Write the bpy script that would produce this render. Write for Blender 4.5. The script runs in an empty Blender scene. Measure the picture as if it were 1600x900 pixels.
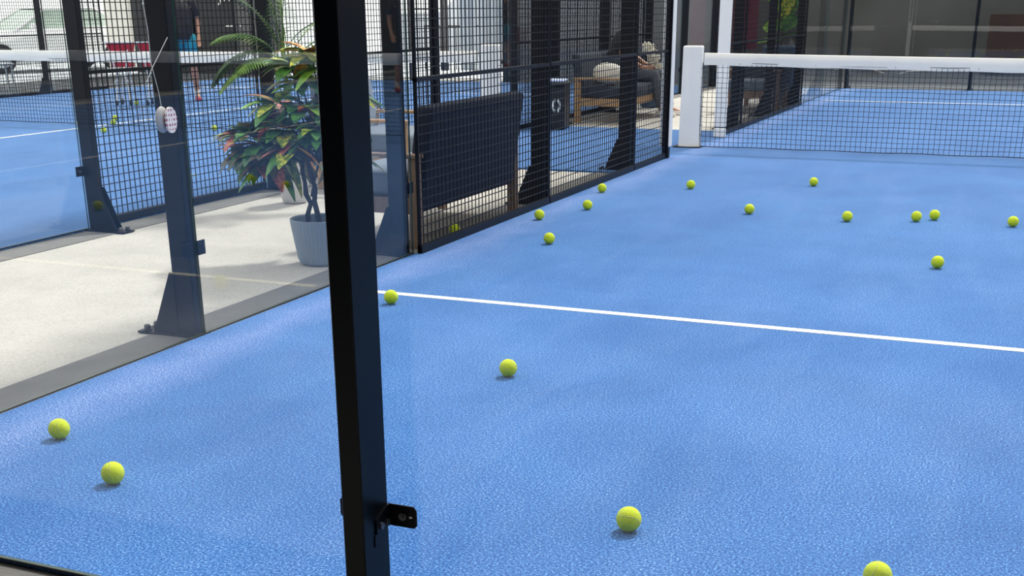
import bpy, math, random
from mathutils import Vector, Matrix
R = math.radians
rnd = random.Random(11)

# ------------------------------------------------------------------ camera, world, sun, exposure
sc = bpy.context.scene
col = sc.collection
CAM = Vector((3.0947, -2.0483, 1.2906))
YAW, PITCH, ROLL, FPX, SHIFT = R(-22.888), R(20.181), R(-0.3285), 1884.6, 258.3
fw = Vector((math.sin(YAW)*math.cos(PITCH), math.cos(YAW)*math.cos(PITCH), -math.sin(PITCH)))
rr = Vector((math.cos(YAW), -math.sin(YAW), 0)); uu = rr.cross(fw)
cr = rr*math.cos(ROLL)+uu*math.sin(ROLL); cu = -rr*math.sin(ROLL)+uu*math.cos(ROLL)
cd = bpy.data.cameras.new('camera'); cam = bpy.data.objects.new('camera', cd); col.objects.link(cam)
cam.matrix_world = Matrix(((cr.x, cu.x, -fw.x, CAM.x), (cr.y, cu.y, -fw.y, CAM.y), (cr.z, cu.z, -fw.z, CAM.z), (0, 0, 0, 1)))
cd.sensor_width = 36; cd.sensor_fit = 'HORIZONTAL'; cd.lens = 36*FPX/1600; cd.shift_y = SHIFT/1600
cd.clip_start = .02; cd.clip_end = 400
sc.camera = cam

w = bpy.data.worlds.new('world'); sc.world = w; w.use_nodes = True
bg = w.node_tree.nodes['Background']
bg.inputs[0].default_value = (1, .99, .97, 1); bg.inputs[1].default_value = 0.95
sd = bpy.data.lights.new('sun', 'SUN'); sun = bpy.data.objects.new('sun', sd); col.objects.link(sun)
sd.energy = 2.1; sd.angle = R(7); sd.color = (1, .965, .90)
SUNDIR = Vector((-.13, -.78, -1.0)).normalized()
sun.rotation_euler = SUNDIR.to_track_quat('-Z', 'Y').to_euler()
sc.view_settings.view_transform = 'Standard'; sc.view_settings.look = 'None'
sc.view_settings.exposure = 0.68; sc.view_settings.gamma = 1

# ------------------------------------------------------------------ materials
def mat(name, color, rough=.5, metal=0, spec=.5, sheen=0, noise=None, bump=None, alpha=None):
    """noise=(scale, amount, detail) value mottling; bump=(scale, strength)"""
    m = bpy.data.materials.new(name); m.use_nodes = True
    nt = m.node_tree; b = nt.nodes['Principled BSDF']
    b.inputs['Base Color'].default_value = (*color, 1); b.inputs['Roughness'].default_value = rough
    b.inputs['Metallic'].default_value = metal; b.inputs['Specular IOR Level'].default_value = spec
    if sheen: b.inputs['Sheen Weight'].default_value = sheen
    tc = nt.nodes.new('ShaderNodeTexCoord')
    if noise:
        n = nt.nodes.new('ShaderNodeTexNoise'); n.inputs['Scale'].default_value = noise[0]
        n.inputs['Detail'].default_value = noise[2] if len(noise) > 2 else 4
        nt.links.new(tc.outputs['Object'], n.inputs['Vector'])
        mx = nt.nodes.new('ShaderNodeMix'); mx.data_type = 'RGBA'
        a = noise[1]
        mx.inputs[6].default_value = (*[c*(1-a) for c in color], 1)
        mx.inputs[7].default_value = (*[min(1, c*(1+a)) for c in color], 1)
        nt.links.new(n.outputs['Fac'], mx.inputs[0]); nt.links.new(mx.outputs[2], b.inputs['Base Color'])
    if bump:
        n2 = nt.nodes.new('ShaderNodeTexNoise'); n2.inputs['Scale'].default_value = bump[0]
        bp = nt.nodes.new('ShaderNodeBump'); bp.inputs['Strength'].default_value = bump[1]; bp.inputs['Distance'].default_value = .01
        nt.links.new(tc.outputs['Object'], n2.inputs['Vector']); nt.links.new(n2.outputs['Fac'], bp.inputs['Height'])
        nt.links.new(bp.outputs['Normal'], b.inputs['Normal'])
    return m

def ramp(nt, src, stops):
    r = nt.nodes.new('ShaderNodeValToRGB'); e = r.color_ramp.elements
    while len(e) < len(stops): e.new(.5)
    for el, (p, c) in zip(e, stops): el.position = p; el.color = (*c, 1)
    nt.links.new(src, r.inputs[0]); return r.outputs[0]

def tnoise(nt, vec, scale, detail=3, rough=.5, dist=0):
    n = nt.nodes.new('ShaderNodeTexNoise'); n.inputs['Scale'].default_value = scale; n.inputs['Detail'].default_value = detail
    n.inputs['Roughness'].default_value = rough; n.inputs['Distortion'].default_value = dist
    nt.links.new(vec, n.inputs['Vector']); return n.outputs['Fac']

def mixc(nt, fac, a, b, mode='MIX'):
    m = nt.nodes.new('ShaderNodeMix'); m.data_type = 'RGBA'; m.blend_type = mode
    for sock, v in ((m.inputs[0], fac), (m.inputs[6], a), (m.inputs[7], b)):
        if hasattr(v, 'is_output'): nt.links.new(v, sock)
        elif isinstance(v, (int, float)): sock.default_value = v
        else: sock.default_value = (*v, 1)
    return m.outputs[2]

def turf_mat():
    m = bpy.data.materials.new('blue_turf'); m.use_nodes = True; nt = m.node_tree; b = nt.nodes['Principled BSDF']
    tc = nt.nodes.new('ShaderNodeTexCoord'); v = tc.outputs['Object']
    big = ramp(nt, tnoise(nt, v, 1.3, 5, .6, .4), [(.35, (0, 0, 0)), (.7, (1, 1, 1))])
    base = mixc(nt, big, (.019, .112, .36), (.036, .158, .45))
    mp = nt.nodes.new('ShaderNodeMapping'); mp.inputs['Scale'].default_value = (2.2, .5, 1); nt.links.new(v, mp.inputs[0])
    streak = ramp(nt, tnoise(nt, mp.outputs[0], 1.6, 4, .6, .8), [(.45, (0, 0, 0)), (.75, (.35, .35, .35))])
    c3 = mixc(nt, streak, base, (.075, .195, .48))
    # pale sand that has gathered along the side wall
    sx = nt.nodes.new('ShaderNodeSeparateXYZ'); nt.links.new(v, sx.inputs[0])
    wob = nt.nodes.new('ShaderNodeMath'); wob.operation = 'MULTIPLY_ADD'; wob.inputs[1].default_value = .35
    nt.links.new(tnoise(nt, v, 2.5, 3), wob.inputs[0]); nt.links.new(sx.outputs[0], wob.inputs[2])
    band = ramp(nt, wob.outputs[0], [(.14, (0, 0, 0)), (.3, (.42, .42, .42)), (.52, (0, 0, 0))])
    c4 = mixc(nt, band, c3, (.17, .29, .62))
    scuff = ramp(nt, tnoise(nt, v, 9, 6, .75, 1.5), [(.72, (0, 0, 0)), (.80, (.4, .4, .4))])
    c4 = mixc(nt, scuff, c4, (.30, .40, .64))
    grain = ramp(nt, tnoise(nt, v, 150, 3, .85), [(.35, (.0, .14, .36)), (.46, (.35, .66, .82)), (.54, (1.0, 1.08, 1.05)), (.63, (7.0, 3.2, 1.95))])
    c5 = mixc(nt, 1.0, c4, grain, 'MULTIPLY')
    nt.links.new(c5, b.inputs['Base Color'])
    b.inputs['Roughness'].default_value = .85; b.inputs['Specular IOR Level'].default_value = .2
    b.inputs['Sheen Weight'].default_value = .5; b.inputs['Sheen Roughness'].default_value = .35
    b.inputs['Sheen Tint'].default_value = (.55, .75, 1, 1)
    bp = nt.nodes.new('ShaderNodeBump'); bp.inputs['Strength'].default_value = .15; bp.inputs['Distance'].default_value = .004
    nt.links.new(tnoise(nt, v, 260, 2, .7), bp.inputs['Height']); nt.links.new(bp.outputs['Normal'], b.inputs['Normal'])
    return m

def concrete_mat():
    m = bpy.data.materials.new('pale_concrete'); m.use_nodes = True; nt = m.node_tree; b = nt.nodes['Principled BSDF']
    v = nt.nodes.new('ShaderNodeTexCoord').outputs['Object']
    c = ramp(nt, tnoise(nt, v, 2.2, 6, .65, .3), [(.3, (.49, .465, .42)), (.7, (.60, .57, .52))])
    f = ramp(nt, tnoise(nt, v, 90, 3, .7), [(.3, (.72, .72, .72)), (.6, (1, 1, 1))])
    pit = ramp(nt, tnoise(nt, v, 14, 5, .8), [(.66, (1, 1, 1)), (.74, (.75, .72, .68))])
    nt.links.new(mixc(nt, 1.0, mixc(nt, 1.0, c, f, 'MULTIPLY'), pit, 'MULTIPLY'), b.inputs['Base Color'])
    b.inputs['Roughness'].default_value = .8
    bp = nt.nodes.new('ShaderNodeBump'); bp.inputs['Strength'].default_value = .3; bp.inputs['Distance'].default_value = .004
    nt.links.new(tnoise(nt, v, 90, 4, .7), bp.inputs['Height']); nt.links.new(bp.outputs['Normal'], b.inputs['Normal'])
    return m

def glass_mat():
    m = bpy.data.materials.new('court_glass'); m.use_nodes = True; nt = m.node_tree
    for n in list(nt.nodes):
        if n.type != 'OUTPUT_MATERIAL': nt.nodes.remove(n)
    out = nt.nodes['Material Output']
    tr = nt.nodes.new('ShaderNodeBsdfTransparent'); tr.inputs[0].default_value = (.988, .996, .995, 1)
    gl = nt.nodes.new('ShaderNodeBsdfGlossy'); gl.inputs['Roughness'].default_value = 0.0; gl.inputs[0].default_value = (1, 1, 1, 1)
    lw = nt.nodes.new('ShaderNodeLayerWeight'); lw.inputs[0].default_value = .5
    pw = nt.nodes.new('ShaderNodeMath'); pw.operation = 'POWER'; pw.inputs[1].default_value = 4.6
    nt.links.new(lw.outputs['Facing'], pw.inputs[0])
    fr = nt.nodes.new('ShaderNodeMath'); fr.operation = 'MULTIPLY_ADD'; fr.inputs[1].default_value = .92; fr.inputs[2].default_value = .031
    nt.links.new(pw.outputs[0], fr.inputs[0])
    mx = nt.nodes.new('ShaderNodeMixShader')
    nt.links.new(fr.outputs[0], mx.inputs[0]); nt.links.new(tr.outputs[0], mx.inputs[1]); nt.links.new(gl.outputs[0], mx.inputs[2])
    nt.links.new(mx.outputs[0], out.inputs[0]); return m

def leaf_mat(name, a, bcol, scale=14):
    m = bpy.data.materials.new(name); m.use_nodes = True; nt = m.node_tree; b = nt.nodes['Principled BSDF']
    v = nt.nodes.new('ShaderNodeTexCoord').outputs['Object']
    nt.links.new(ramp(nt, tnoise(nt, v, scale, 3, .6), [(.42, a), (.58, bcol)]), b.inputs['Base Color'])
    b.inputs['Roughness'].default_value = .38; b.inputs['Subsurface Weight'].default_value = 0
    return m

def wood_mat(name, a, bcol):
    m = bpy.data.materials.new(name); m.use_nodes = True; nt = m.node_tree; b = nt.nodes['Principled BSDF']
    v = nt.nodes.new('ShaderNodeTexCoord').outputs['Object']
    mp = nt.nodes.new('ShaderNodeMapping'); mp.inputs['Scale'].default_value = (30, 30, 4); nt.links.new(v, mp.inputs[0])
    nt.links.new(ramp(nt, tnoise(nt, mp.outputs[0], 2, 4, .6), [(.3, a), (.7, bcol)]), b.inputs['Base Color'])
    b.inputs['Roughness'].default_value = .55; return m

def stripe_mat(name, a, bcol, per_m, axis=0):
    m = bpy.data.materials.new(name); m.use_nodes = True; nt = m.node_tree; b = nt.nodes['Principled BSDF']
    v = nt.nodes.new('ShaderNodeTexCoord').outputs['Object']
    wv = nt.nodes.new('ShaderNodeTexWave'); wv.bands_direction = 'XYZ'[axis]; wv.inputs['Scale'].default_value = per_m*.314
    nt.links.new(v, wv.inputs[0])
    nt.links.new(ramp(nt, wv.outputs['Fac'], [(.3, a), (.6, bcol)]), b.inputs['Base Color']); b.inputs['Roughness'].default_value = .6
    return m

M = dict(
    turf=turf_mat(), concrete=concrete_mat(), glass=glass_mat(),
    edge=mat('glass_edge', (.02, .06, .055), .3),
    curb=mat('dark_concrete', (.175, .17, .16), .85, noise=(6, .25, 6), bump=(90, .3)),
    line=mat('white_line', (.86, .84, .78), .8, noise=(200, .1)),
    steel=mat('black_steel', (.0045, .006, .011), .42, spec=.2, noise=(12, .3)),
    steel_near=mat('black_powder_coat', (.0005, .0018, .0045), .35, spec=.13, noise=(15, .2)),
    wire=mat('galvanised_dark_wire', (.006, .007, .010), .45, spec=.22),
    bolt=mat('bolt_metal', (.12, .12, .13), .35, metal=.8),
    white=mat('white_paint', (.92, .89, .83), .45, noise=(5, .05)),
    pad=mat('white_padding', (.86, .85, .82), .6, noise=(8, .08)),
    tape=mat('white_net_tape', (.92, .89, .82), .6, noise=(7, .06)),
    cord=mat('black_net_cord', (.008, .012, .022), .7),
    ball=mat('ball_felt', (.74, .92, .010), .95, sheen=.2, noise=(120, .18), bump=(500, .6)),
    seam=mat('ball_seam', (.50, .55, .20), .8),
    wood=wood_mat('acacia_wood', (.20, .125, .08), (.34, .23, .16)),
    wood_teak=wood_mat('teak_wood', (.36, .21, .095), (.52, .33, .17)),  # lighter, warmer wood tone
    navy=mat('navy_canvas', (.009, .016, .040), .9, sheen=.05, noise=(120, .25)),
    cushion=mat('slate_cushion', (.16, .20, .26), .9, sheen=.2, noise=(150, .18)),
    charcoal=mat('charcoal_cushion', (.035, .045, .065), .9, noise=(150, .2)),
    fluffy=mat('cream_fleece', (.78, .74, .64), .95, sheen=.6, noise=(60, .15), bump=(60, 1)),
    potgrey=mat('grey_pot', (.26, .32, .40), .45, noise=(10, .08)),
    potwhite=mat('white_pot', (.62, .60, .58), .5, noise=(8, .06)),
    potblue=mat('blue_planter', (.03, .07, .14), .5),
    soil=mat('dark_soil', (.035, .03, .028), .95, bump=(60, 1)),
    trunk=mat('dark_trunk', (.045, .040, .038), .85, bump=(70, .8), noise=(30, .3)),
    lg=leaf_mat('croton_green', (.025, .11, .03), (.10, .28, .04)),
    ly=leaf_mat('croton_yellow', (.13, .24, .02), (.68, .66, .07), 26),
    lr=leaf_mat('croton_red', (.22, .03, .03), (.62, .20, .14), 20),
    lo=leaf_mat('croton_orange', (.50, .12, .02), (.78, .42, .05), 26),
    ld=leaf_mat('croton_bronze', (.03, .05, .02), (.12, .09, .04), 22),
    palm=leaf_mat('palm_green', (.05, .14, .02), (.20, .36, .04), 8),
    palm2=leaf_mat('palm_dark', (.015, .045, .015), (.04, .10, .03), 8),
    lime=leaf_mat('lime_leaf', (.10, .28, .02), (.28, .50, .05), 12),
    petal=mat('cream_petals', (.82, .78, .66), .9, noise=(40, .1)),
    binm=mat('black_bin', (.012, .014, .02), .45),
    paper=mat('pale_blue_liner', (.45, .55, .85), .7),
    red=mat('red_cloth', (.42, .01, .03), .8, noise=(20, .2)),
    alu=mat('white_aluminium', (.70, .72, .74), .35, metal=.2),
    rubber=mat('black_rubber', (.01, .01, .012), .7),
    chrome=mat('silver_steel', (.55, .60, .66), .3, metal=.6),
    carpaint=mat('white_car_paint', (.93, .93, .93), .25),  # white raised to stand in for stronger light outdoors
    carglass=mat('glare_car_glass', (.60, .72, .62), .1, noise=(3, .35)),  # pale colour stands in for outdoor glare on the windows
    tarp=mat('charcoal_tarp', (.072, .072, .070), .75, noise=(1.2, .22, 6), bump=(3, .6)),
    greywall=mat('grey_wall', (.20, .21, .23), .8, noise=(1.5, .15, 6)),
    shop=mat('dark_shopfront', (.010, .011, .014), .5, noise=(1.1, .5, 3)),
    palewall=stripe_mat('pale_corrugated_wall', (.42, .45, .50), (.60, .63, .68), 6),
    curtain=stripe_mat('pale_curtain', (.45, .50, .55), (.80, .84, .88), 8),
    cream=mat('cream_column', (.80, .77, .70), .7),
    maroon=mat('maroon_banner', (.11, .012, .03), .8, noise=(3, .3)),
    brown=mat('brown_panel', (.034, .015, .013), .8, noise=(4, .3)),
    gravel=mat('dark_gravel', (.10, .105, .11), .95, noise=(22, .8, 5), bump=(40, 1)),
    paving=mat('outdoor_paving', (.72, .75, .78), .8, noise=(3, .1)),  # albedo raised to imitate brighter daylight outside the courts
    light_blocker=mat('dark_light_blocker', (.025, .027, .03), .8, noise=(2, .2)),  # shared dark finish of the added, unseen light-blocking walls and cover
    skin=mat('skin', (.50, .25, .16), .5, noise=(8, .06)),
    cloth=mat('dark_shirt', (.025, .025, .032), .9, noise=(10, .4)),
    cyan=mat('cyan_shorts', (.02, .33, .45), .8, noise=(12, .15)),
    greytrs=mat('grey_trousers', (.09, .10, .12), .9, noise=(15, .2)),
    shoewhite=mat('white_shoe', (.75, .73, .70), .7), shoered=mat('red_shoe', (.45, .03, .06), .7),
    hair=mat('dark_hair', (.02, .014, .01), .6), eye=mat('eye_dark', (.02, .02, .02), .2),
    string=mat('white_string', (.62, .62, .60), .7),
    plastic=mat('grey_film', (.42, .42, .42), .4),
    ink=mat('dark_ink', (.05, .09, .07), .8), inkg=mat('green_ink', (.02, .11, .06), .8),
    logo=mat('pale_logo', (.80, .82, .76), .6),
    pouch=mat('pouch_pattern', (.7, .6, .6), .6),
)
def pouch_nodes():
    nt = M['pouch'].node_tree; b = nt.nodes['Principled BSDF']
    v = nt.nodes.new('ShaderNodeTexCoord').outputs['Object']
    mp = nt.nodes.new('ShaderNodeMapping'); mp.inputs['Scale'].default_value = (62, 62, 55); nt.links.new(v, mp.inputs[0])
    vo = nt.nodes.new('ShaderNodeTexVoronoi'); vo.inputs['Scale'].default_value = 1; vo.inputs['Randomness'].default_value = .12
    nt.links.new(mp.outputs[0], vo.inputs[0])
    nt.links.new(ramp(nt, vo.outputs['Distance'], [(.34, (.26, .03, .08)), (.46, (.80, .74, .74))]), b.inputs['Base Color'])
pouch_nodes()

# ------------------------------------------------------------------ mesh helpers
class MB:
    def __init__(s): s.v = []; s.f = []; s.m = []; s.mats = []; s.cur = 0; s.smooth = False
    def use(s, m):
        if m not in s.mats: s.mats.append(m)
        s.cur = s.mats.index(m); return s
    def add(s, vs, fs):
        o = len(s.v); s.v += [tuple(v) for v in vs]
        for f in fs: s.f.append(tuple(i+o for i in f)); s.m.append(s.cur)
        return s
    def box(s, x0, x1, y0, y1, z0, z1):
        return s.add([(x0, y0, z0), (x1, y0, z0), (x1, y1, z0), (x0, y1, z0), (x0, y0, z1), (x1, y0, z1), (x1, y1, z1), (x0, y1, z1)],
                     [(0, 3, 2, 1), (4, 5, 6, 7), (0, 1, 5, 4), (1, 2, 6, 5), (2, 3, 7, 6), (3, 0, 4, 7)])
    def bevbox(s, x0, x1, y0, y1, z0, z1, b=.01):
        """box with chamfered vertical and horizontal edges"""
        def ring(i, z): return [(x0+i, y0, z), (x1-i, y0, z), (x1, y0+i, z), (x1, y1-i, z), (x1-i, y1, z), (x0+i, y1, z), (x0, y1-i, z), (x0, y0+i, z)]
        def inset(i, z): return [(min(max(px, x0+i), x1-i), min(max(py, y0+i), y1-i), z) for px, py, _ in ring(b, z)]
        rings = [inset(b, z0), ring(b, z0+b), ring(b, z1-b), inset(b, z1)]
        vs = [p for r_ in rings for p in r_]; fs = [tuple(range(7, -1, -1)), tuple(range(24, 32))]
        for k in range(3):
            for i in range(8): fs.append((k*8+i, k*8+(i+1) % 8, k*8+8+(i+1) % 8, k*8+8+i))
        return s.add(vs, fs)
    def tube(s, pts, r, n=8, cap=True):
        pts = [Vector(p) for p in pts]; rs = r if isinstance(r, (list, tuple)) else [r]*len(pts)
        vs = []; up = None
        for i, p in enumerate(pts):
            t = (pts[min(i+1, len(pts)-1)]-pts[max(i-1, 0)]).normalized()
            if up is None: up = t.orthogonal().normalized()
            up = (up - t*up.dot(t)); up = up.normalized() if up.length > 1e-6 else t.orthogonal().normalized()
            sd_ = t.cross(up)
            for k in range(n):
                a = 2*math.pi*k/n; vs.append(p+(up*math.cos(a)+sd_*math.sin(a))*rs[i])
        fs = [(i*n+k, i*n+(k+1) % n, (i+1)*n+(k+1) % n, (i+1)*n+k) for i in range(len(pts)-1) for k in range(n)]
        if cap: fs += [tuple(range(n-1, -1, -1)), tuple(range((len(pts)-1)*n, len(pts)*n))]
        return s.add(vs, fs)
    def lathe(s, prof, n=32, c=(0, 0, 0), rf=None):
        vs = []; fs = []
        for r_, z in prof:
            for k in range(n):
                a = 2*math.pi*k/n; q = r_*(rf(a, z) if rf else 1); vs.append((c[0]+q*math.cos(a), c[1]+q*math.sin(a), c[2]+z))
        for i in range(len(prof)-1):
            for k in range(n): fs.append((i*n+k, i*n+(k+1) % n, (i+1)*n+(k+1) % n, (i+1)*n+k))
        return s.add(vs, fs)
    def sphere(s, c, r, n=16, m=10, sc3=(1, 1, 1)):
        vs = [(c[0], c[1], c[2]-r*sc3[2])]; fs = []
        for i in range(1, m):
            t = math.pi*i/m
            for k in range(n):
                a = 2*math.pi*k/n; vs.append((c[0]+r*sc3[0]*math.sin(t)*math.cos(a), c[1]+r*sc3[1]*math.sin(t)*math.sin(a), c[2]-r*sc3[2]*math.cos(t)))
        vs.append((c[0], c[1], c[2]+r*sc3[2])); L = len(vs)-1
        for k in range(n):
            fs.append((0, 1+(k+1) % n, 1+k)); fs.append((L, L-n+k, L-n+(k+1) % n))
        for i in range(m-2):
            for k in range(n): fs.append((1+i*n+k, 1+i*n+(k+1) % n, 1+(i+1)*n+(k+1) % n, 1+(i+1)*n+k))
        return s.add(vs, fs)
    def prism(s, pts2, axis, a0, a1):
        """extrude a polygon; axis 'x': pts are (y,z), 'y': (x,z), 'z': (x,y)"""
        def P(p, a): return {'x': (a, p[0], p[1]), 'y': (p[0], a, p[1]), 'z': (p[0], p[1], a)}[axis]
        n = len(pts2); vs = [P(p, a0) for p in pts2]+[P(p, a1) for p in pts2]
        return s.add(vs, [tuple(range(n-1, -1, -1)), tuple(range(n, 2*n))]+[(i, (i+1) % n, n+(i+1) % n, n+i) for i in range(n)])
    def leaf(s, base, d, L, W, droop=.3, up=(0, 0, 1), seg=5, fold=.18, shape=1.0):
        base = Vector(base); d = Vector(d).normalized(); up = Vector(up)
        side = d.cross(up); side = side.normalized() if side.length > .05 else Vector((1, 0, 0))
        nrm = side.cross(d).normalized(); vs = []; fs = []
        for i in range(seg+1):
            t = i/seg; wd = W*.5*(math.sin(math.pi*min(1, (t*.93+.05))**shape))**.8
            c = base+d*(L*t)-Vector((0, 0, 1))*(droop*L*t*t)
            vs += [c-side*wd+nrm*(fold*wd), c, c+side*wd+nrm*(fold*wd)]
        for i in range(seg):
            a = i*3; fs += [(a, a+1, a+4, a+3), (a+1, a+2, a+5, a+4)]
        return s.add(vs, fs)
    def build(s, name, m=None, parent=None, smooth=False, rot=None, loc=None):
        me = bpy.data.meshes.new(name); me.from_pydata(s.v, [], s.f)
        mats = s.mats or [m]
        for x in mats: me.materials.append(x)
        if len(mats) > 1: me.polygons.foreach_set('material_index', s.m)
        if smooth: me.polygons.foreach_set('use_smooth', [True]*len(me.polygons))
        me.update(); o = bpy.data.objects.new(name, me); col.objects.link(o)
        if parent: o.parent = parent
        if loc: o.location = loc
        return o

def tag(o, label=None, cat=None, group=None, kind=None):
    if label: o['label'] = label
    if cat: o['category'] = cat
    if group: o['group'] = group
    if kind: o['kind'] = kind
    return o
def thing(name, label, cat, loc=(0, 0, 0), rz=0, group=None):
    o = bpy.data.objects.new(name, None); o.empty_display_size = .1; col.objects.link(o); o.location = loc; o.rotation_euler = (0, 0, rz)
    return tag(o, label, cat, group)
def struct(name, mb, m, label=None, smooth=False):
    return tag(mb.build(name, m, smooth=smooth), label, None, None, 'structure')
def dup(root, loc=None, rz=None, label=None, group=None, rot=None):
    r = root.copy(); col.objects.link(r)
    if loc is not None: r.location = loc
    if rz is not None: r.rotation_euler = (0, 0, rz)
    if rot is not None: r.rotation_euler = rot
    if label: r['label'] = label
    if group: r['group'] = group
    for ch in list(root.children):
        c = ch.copy(); col.objects.link(c); c.parent = r
        for g in list(ch.children):
            d = g.copy(); col.objects.link(d); d.parent = c
    return r
def text(name, body, size, m, loc, rot, parent=None, ext=.002, sx=1, bold=0):
    cv = bpy.data.curves.new(name, 'FONT'); cv.body = body; cv.size = size; cv.extrude = ext; cv.offset = bold
    cv.align_x = 'CENTER'; cv.align_y = 'BOTTOM'; cv.materials.append(m)
    tmp = bpy.data.objects.new(name, cv); me = bpy.data.meshes.new_from_object(tmp); bpy.data.objects.remove(tmp)
    o = bpy.data.objects.new(name, me); col.objects.link(o); o.location = loc; o.rotation_euler = rot; o.scale = (sx, 1, 1)
    if parent: o.parent = parent
    return o

# ------------------------------------------------------------------ ground
T = .014                                   # turf thickness: turf top is z = 0
GZ = -T
mb = MB()
mb.box(-60, 30, -8, 60, GZ-.3, GZ); struct('floor', mb, M['concrete'], 'pale concrete floor around the courts')
CT2 = -2.37; CX2 = CT2-10                     # second court lies beyond the corridor
def turf(name, x0, x1, y0, y1, label):
    m_ = MB().box(x0, x1, y0, y1, GZ, 0); return struct(name, m_, M['turf'], label)
turf('court_turf', -.05, 10, 0, 20, 'blue artificial turf of the near padel court')
turf('court_turf', CX2, CT2, 0, 20, 'blue artificial turf of the padel court beyond the corridor')
turf('walkway_turf', CT2, -.05, 7.87, 11.75, 'blue turf strip crossing the corridor between both courts')
def curb(x0, x1, y0, y1, n): struct('trim_%d' % n, MB().box(x0, x1, y0, y1, GZ, GZ+.004), M['curb'])
curb(-.30, 0, -.3, 7.87, 1); curb(-.30, 0, 11.75, 20.3, 2); curb(CT2, CT2+.24, -.3, 7.87, 3); curb(CT2, CT2+.24, 11.75, 20.3, 4)
curb(0, 10.3, -.35, 0, 5); struct('ground_dark', MB().box(-2.3, 10.3, 20.0, 25.4, GZ, GZ+.004), M['gravel'], 'dark ground between the far glass and the tarpaulin')
struct('ground_gravel', MB().box(-15.6, CX2, 4, 25, GZ, GZ+.012), M['gravel'], 'dark gravel strip outside the far court')
struct('ground_paving', MB().box(-60, -15.6, 4, 60, GZ, GZ+.012), M['paving'], 'bright outdoor paving under the parked car')
struct('ground_paving', MB().box(-15.6, -6.6, 21.2, 60, GZ, GZ+.012), M['paving'], 'bright outdoor paving behind the far court')
def line(x0, x1, y0, y1, label):
    struct('court_line', MB().box(x0, x1, y0, y1, 0, .0015), M['line'], label)
line(0, 10, 3.025, 3.075, 'white service line on the near half of the near court')
line(0, 10, 16.93, 16.98, 'white service line beyond the net of the near court')
line(4.975, 5.025, 3.075, 16.93, 'white centre line of the near court')
line(CX2, CT2, 3.025, 3.075, 'white near service line of the far court')
line(CX2, CT2, 16.93, 16.98, 'white far service line of the far court')
line(CX2+4.975, CX2+5.025, 3.075, 16.93, 'white centre line of the far court')

# ------------------------------------------------------------------ court enclosure
# local frame of a post: wall plane at y=0..., outward = +x, along wall = y
def make_post(name, label, x, y, out, h=3.0, w_=.05, d=.10, group=None, gusset=True, clamp=0, rz=None, m='steel'):
    """out=+1: post stands on the +x side of the wall plane; -1: on the -x side"""
    rot = 0 if out > 0 else math.pi
    if rz is not None: rot = rz
    t = thing(name, label, 'post', (x, y, GZ+.004), rot, group)
    mm = M[m]
    MB().bevbox(.012, .012+d, -w_/2, w_/2, 0, h, .004).build('pole', mm, t)
    b = MB().box(0, .30, -.055, .055, 0, .008); pl = b.build('base_plate', mm, t)
    if gusset:
        MB().prism([(.012+d-.01, .008), (.012+d+.12, .008), (.012+d+.01, .27), (.012+d-.01, .27)], 'y', -.030, -.024).build('gusset', mm, t)
        MB().prism([(.012+d-.01, .008), (.012+d+.12, .008), (.012+d+.01, .27), (.012+d-.01, .27)], 'y', .024, .030).build('gusset', mm, t)
    for sx_ in (.265,):
        for sy in (-.032, .032):
            MB().lathe([(0, .026), (.010, .026), (.014, .020), (.014, .008), (.018, .008), (.018, 0)], 10, (sx_, sy, .008)).build('anchor_bolt', M['bolt'], pl)
    if clamp:
        for cz in (.37, 1.72):
            for sgn in ((1, -1) if clamp == 2 else (clamp,)):
                c = MB()
                c.box(.006, .012, *sorted((sgn*w_/2, sgn*(w_/2+.055))), cz-.03, cz+.03)
                c.box(.012, .05, *sorted((sgn*w_/2, sgn*(w_/2+.006))), cz-.03, cz+.03)
                k = c.build('glass_clamp', mm, t)
                q = MB(); yy = sgn*(w_/2+.032)
                q.tube([(.012, yy, cz), (.022, yy, cz)], .010, 10); q.build('clamp_bolt', M['bolt'], k)
    return t

def mesh_panel(label, x, y0, y1, z1=3.0, group=None):
    """welded wire panel in the plane X = x; frame rails and 50 mm grid"""
    t = thing('mesh_panel', label, 'mesh panel', (x, y0, 0), 0, group)
    L = y1-y0; f = MB()
    for z, h in ((.0, .045), (.930, .022), (1.965, .03), (z1-.04, .04)): f.box(-.015, .015, 0, L, z, z+h)
    f.box(-.012, .008, 0, .012, 0, z1); f.box(-.012, .008, L-.012, L, 0, z1)
    f.build('frame', M['steel'], t)
    g = MB(); r_ = .0025
    n = int(L/.05)
    for i in range(1, n): yy = i*L/n; g.box(-r_, r_, yy-r_, yy+r_, 0, z1)
    for i in range(1, int(z1/.05)): g.box(r_, 3*r_, 0, L, i*.05-r_, i*.05+r_)
    g.build('wire_grid', M['wire'], t)
    return t

def glass_panel(label, x0, x1, y0, y1, z1=3.0, group=None, axis='x'):
    t = thing('glass_panel', label, 'glass panel', ((x0+x1)/2, (y0+y1)/2, 0), 0, group)
    hx, hy = (x1-x0)/2, (y1-y0)/2
    g_ = MB(); B = [(-hx, -hy, .006), (hx, -hy, .006), (hx, hy, .006), (-hx, hy, .006), (-hx, -hy, z1), (hx, -hy, z1), (hx, hy, z1), (-hx, hy, z1)]
    big_, small_ = [(3, 0, 4, 7), (1, 2, 6, 5)], [(0, 1, 5, 4), (2, 3, 7, 6)]
    if hx > hy: big_, small_ = small_, big_
    g_.use(M['glass']); g_.add(B, big_); g_.use(M['edge']); g_.add(B, small_+[(0, 3, 2, 1), (4, 5, 6, 7)])
    g_.build('pane', None, t)
    MB().box(-hx-.002 if axis == 'x' else -hx, hx+.002 if axis == 'x' else hx, -hy if axis == 'x' else -hy-.002, hy if axis == 'x' else hy+.002, 0.0005, .0055).build('bottom_seal', M['rubber'], t)
    return t

GX = -.06
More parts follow.
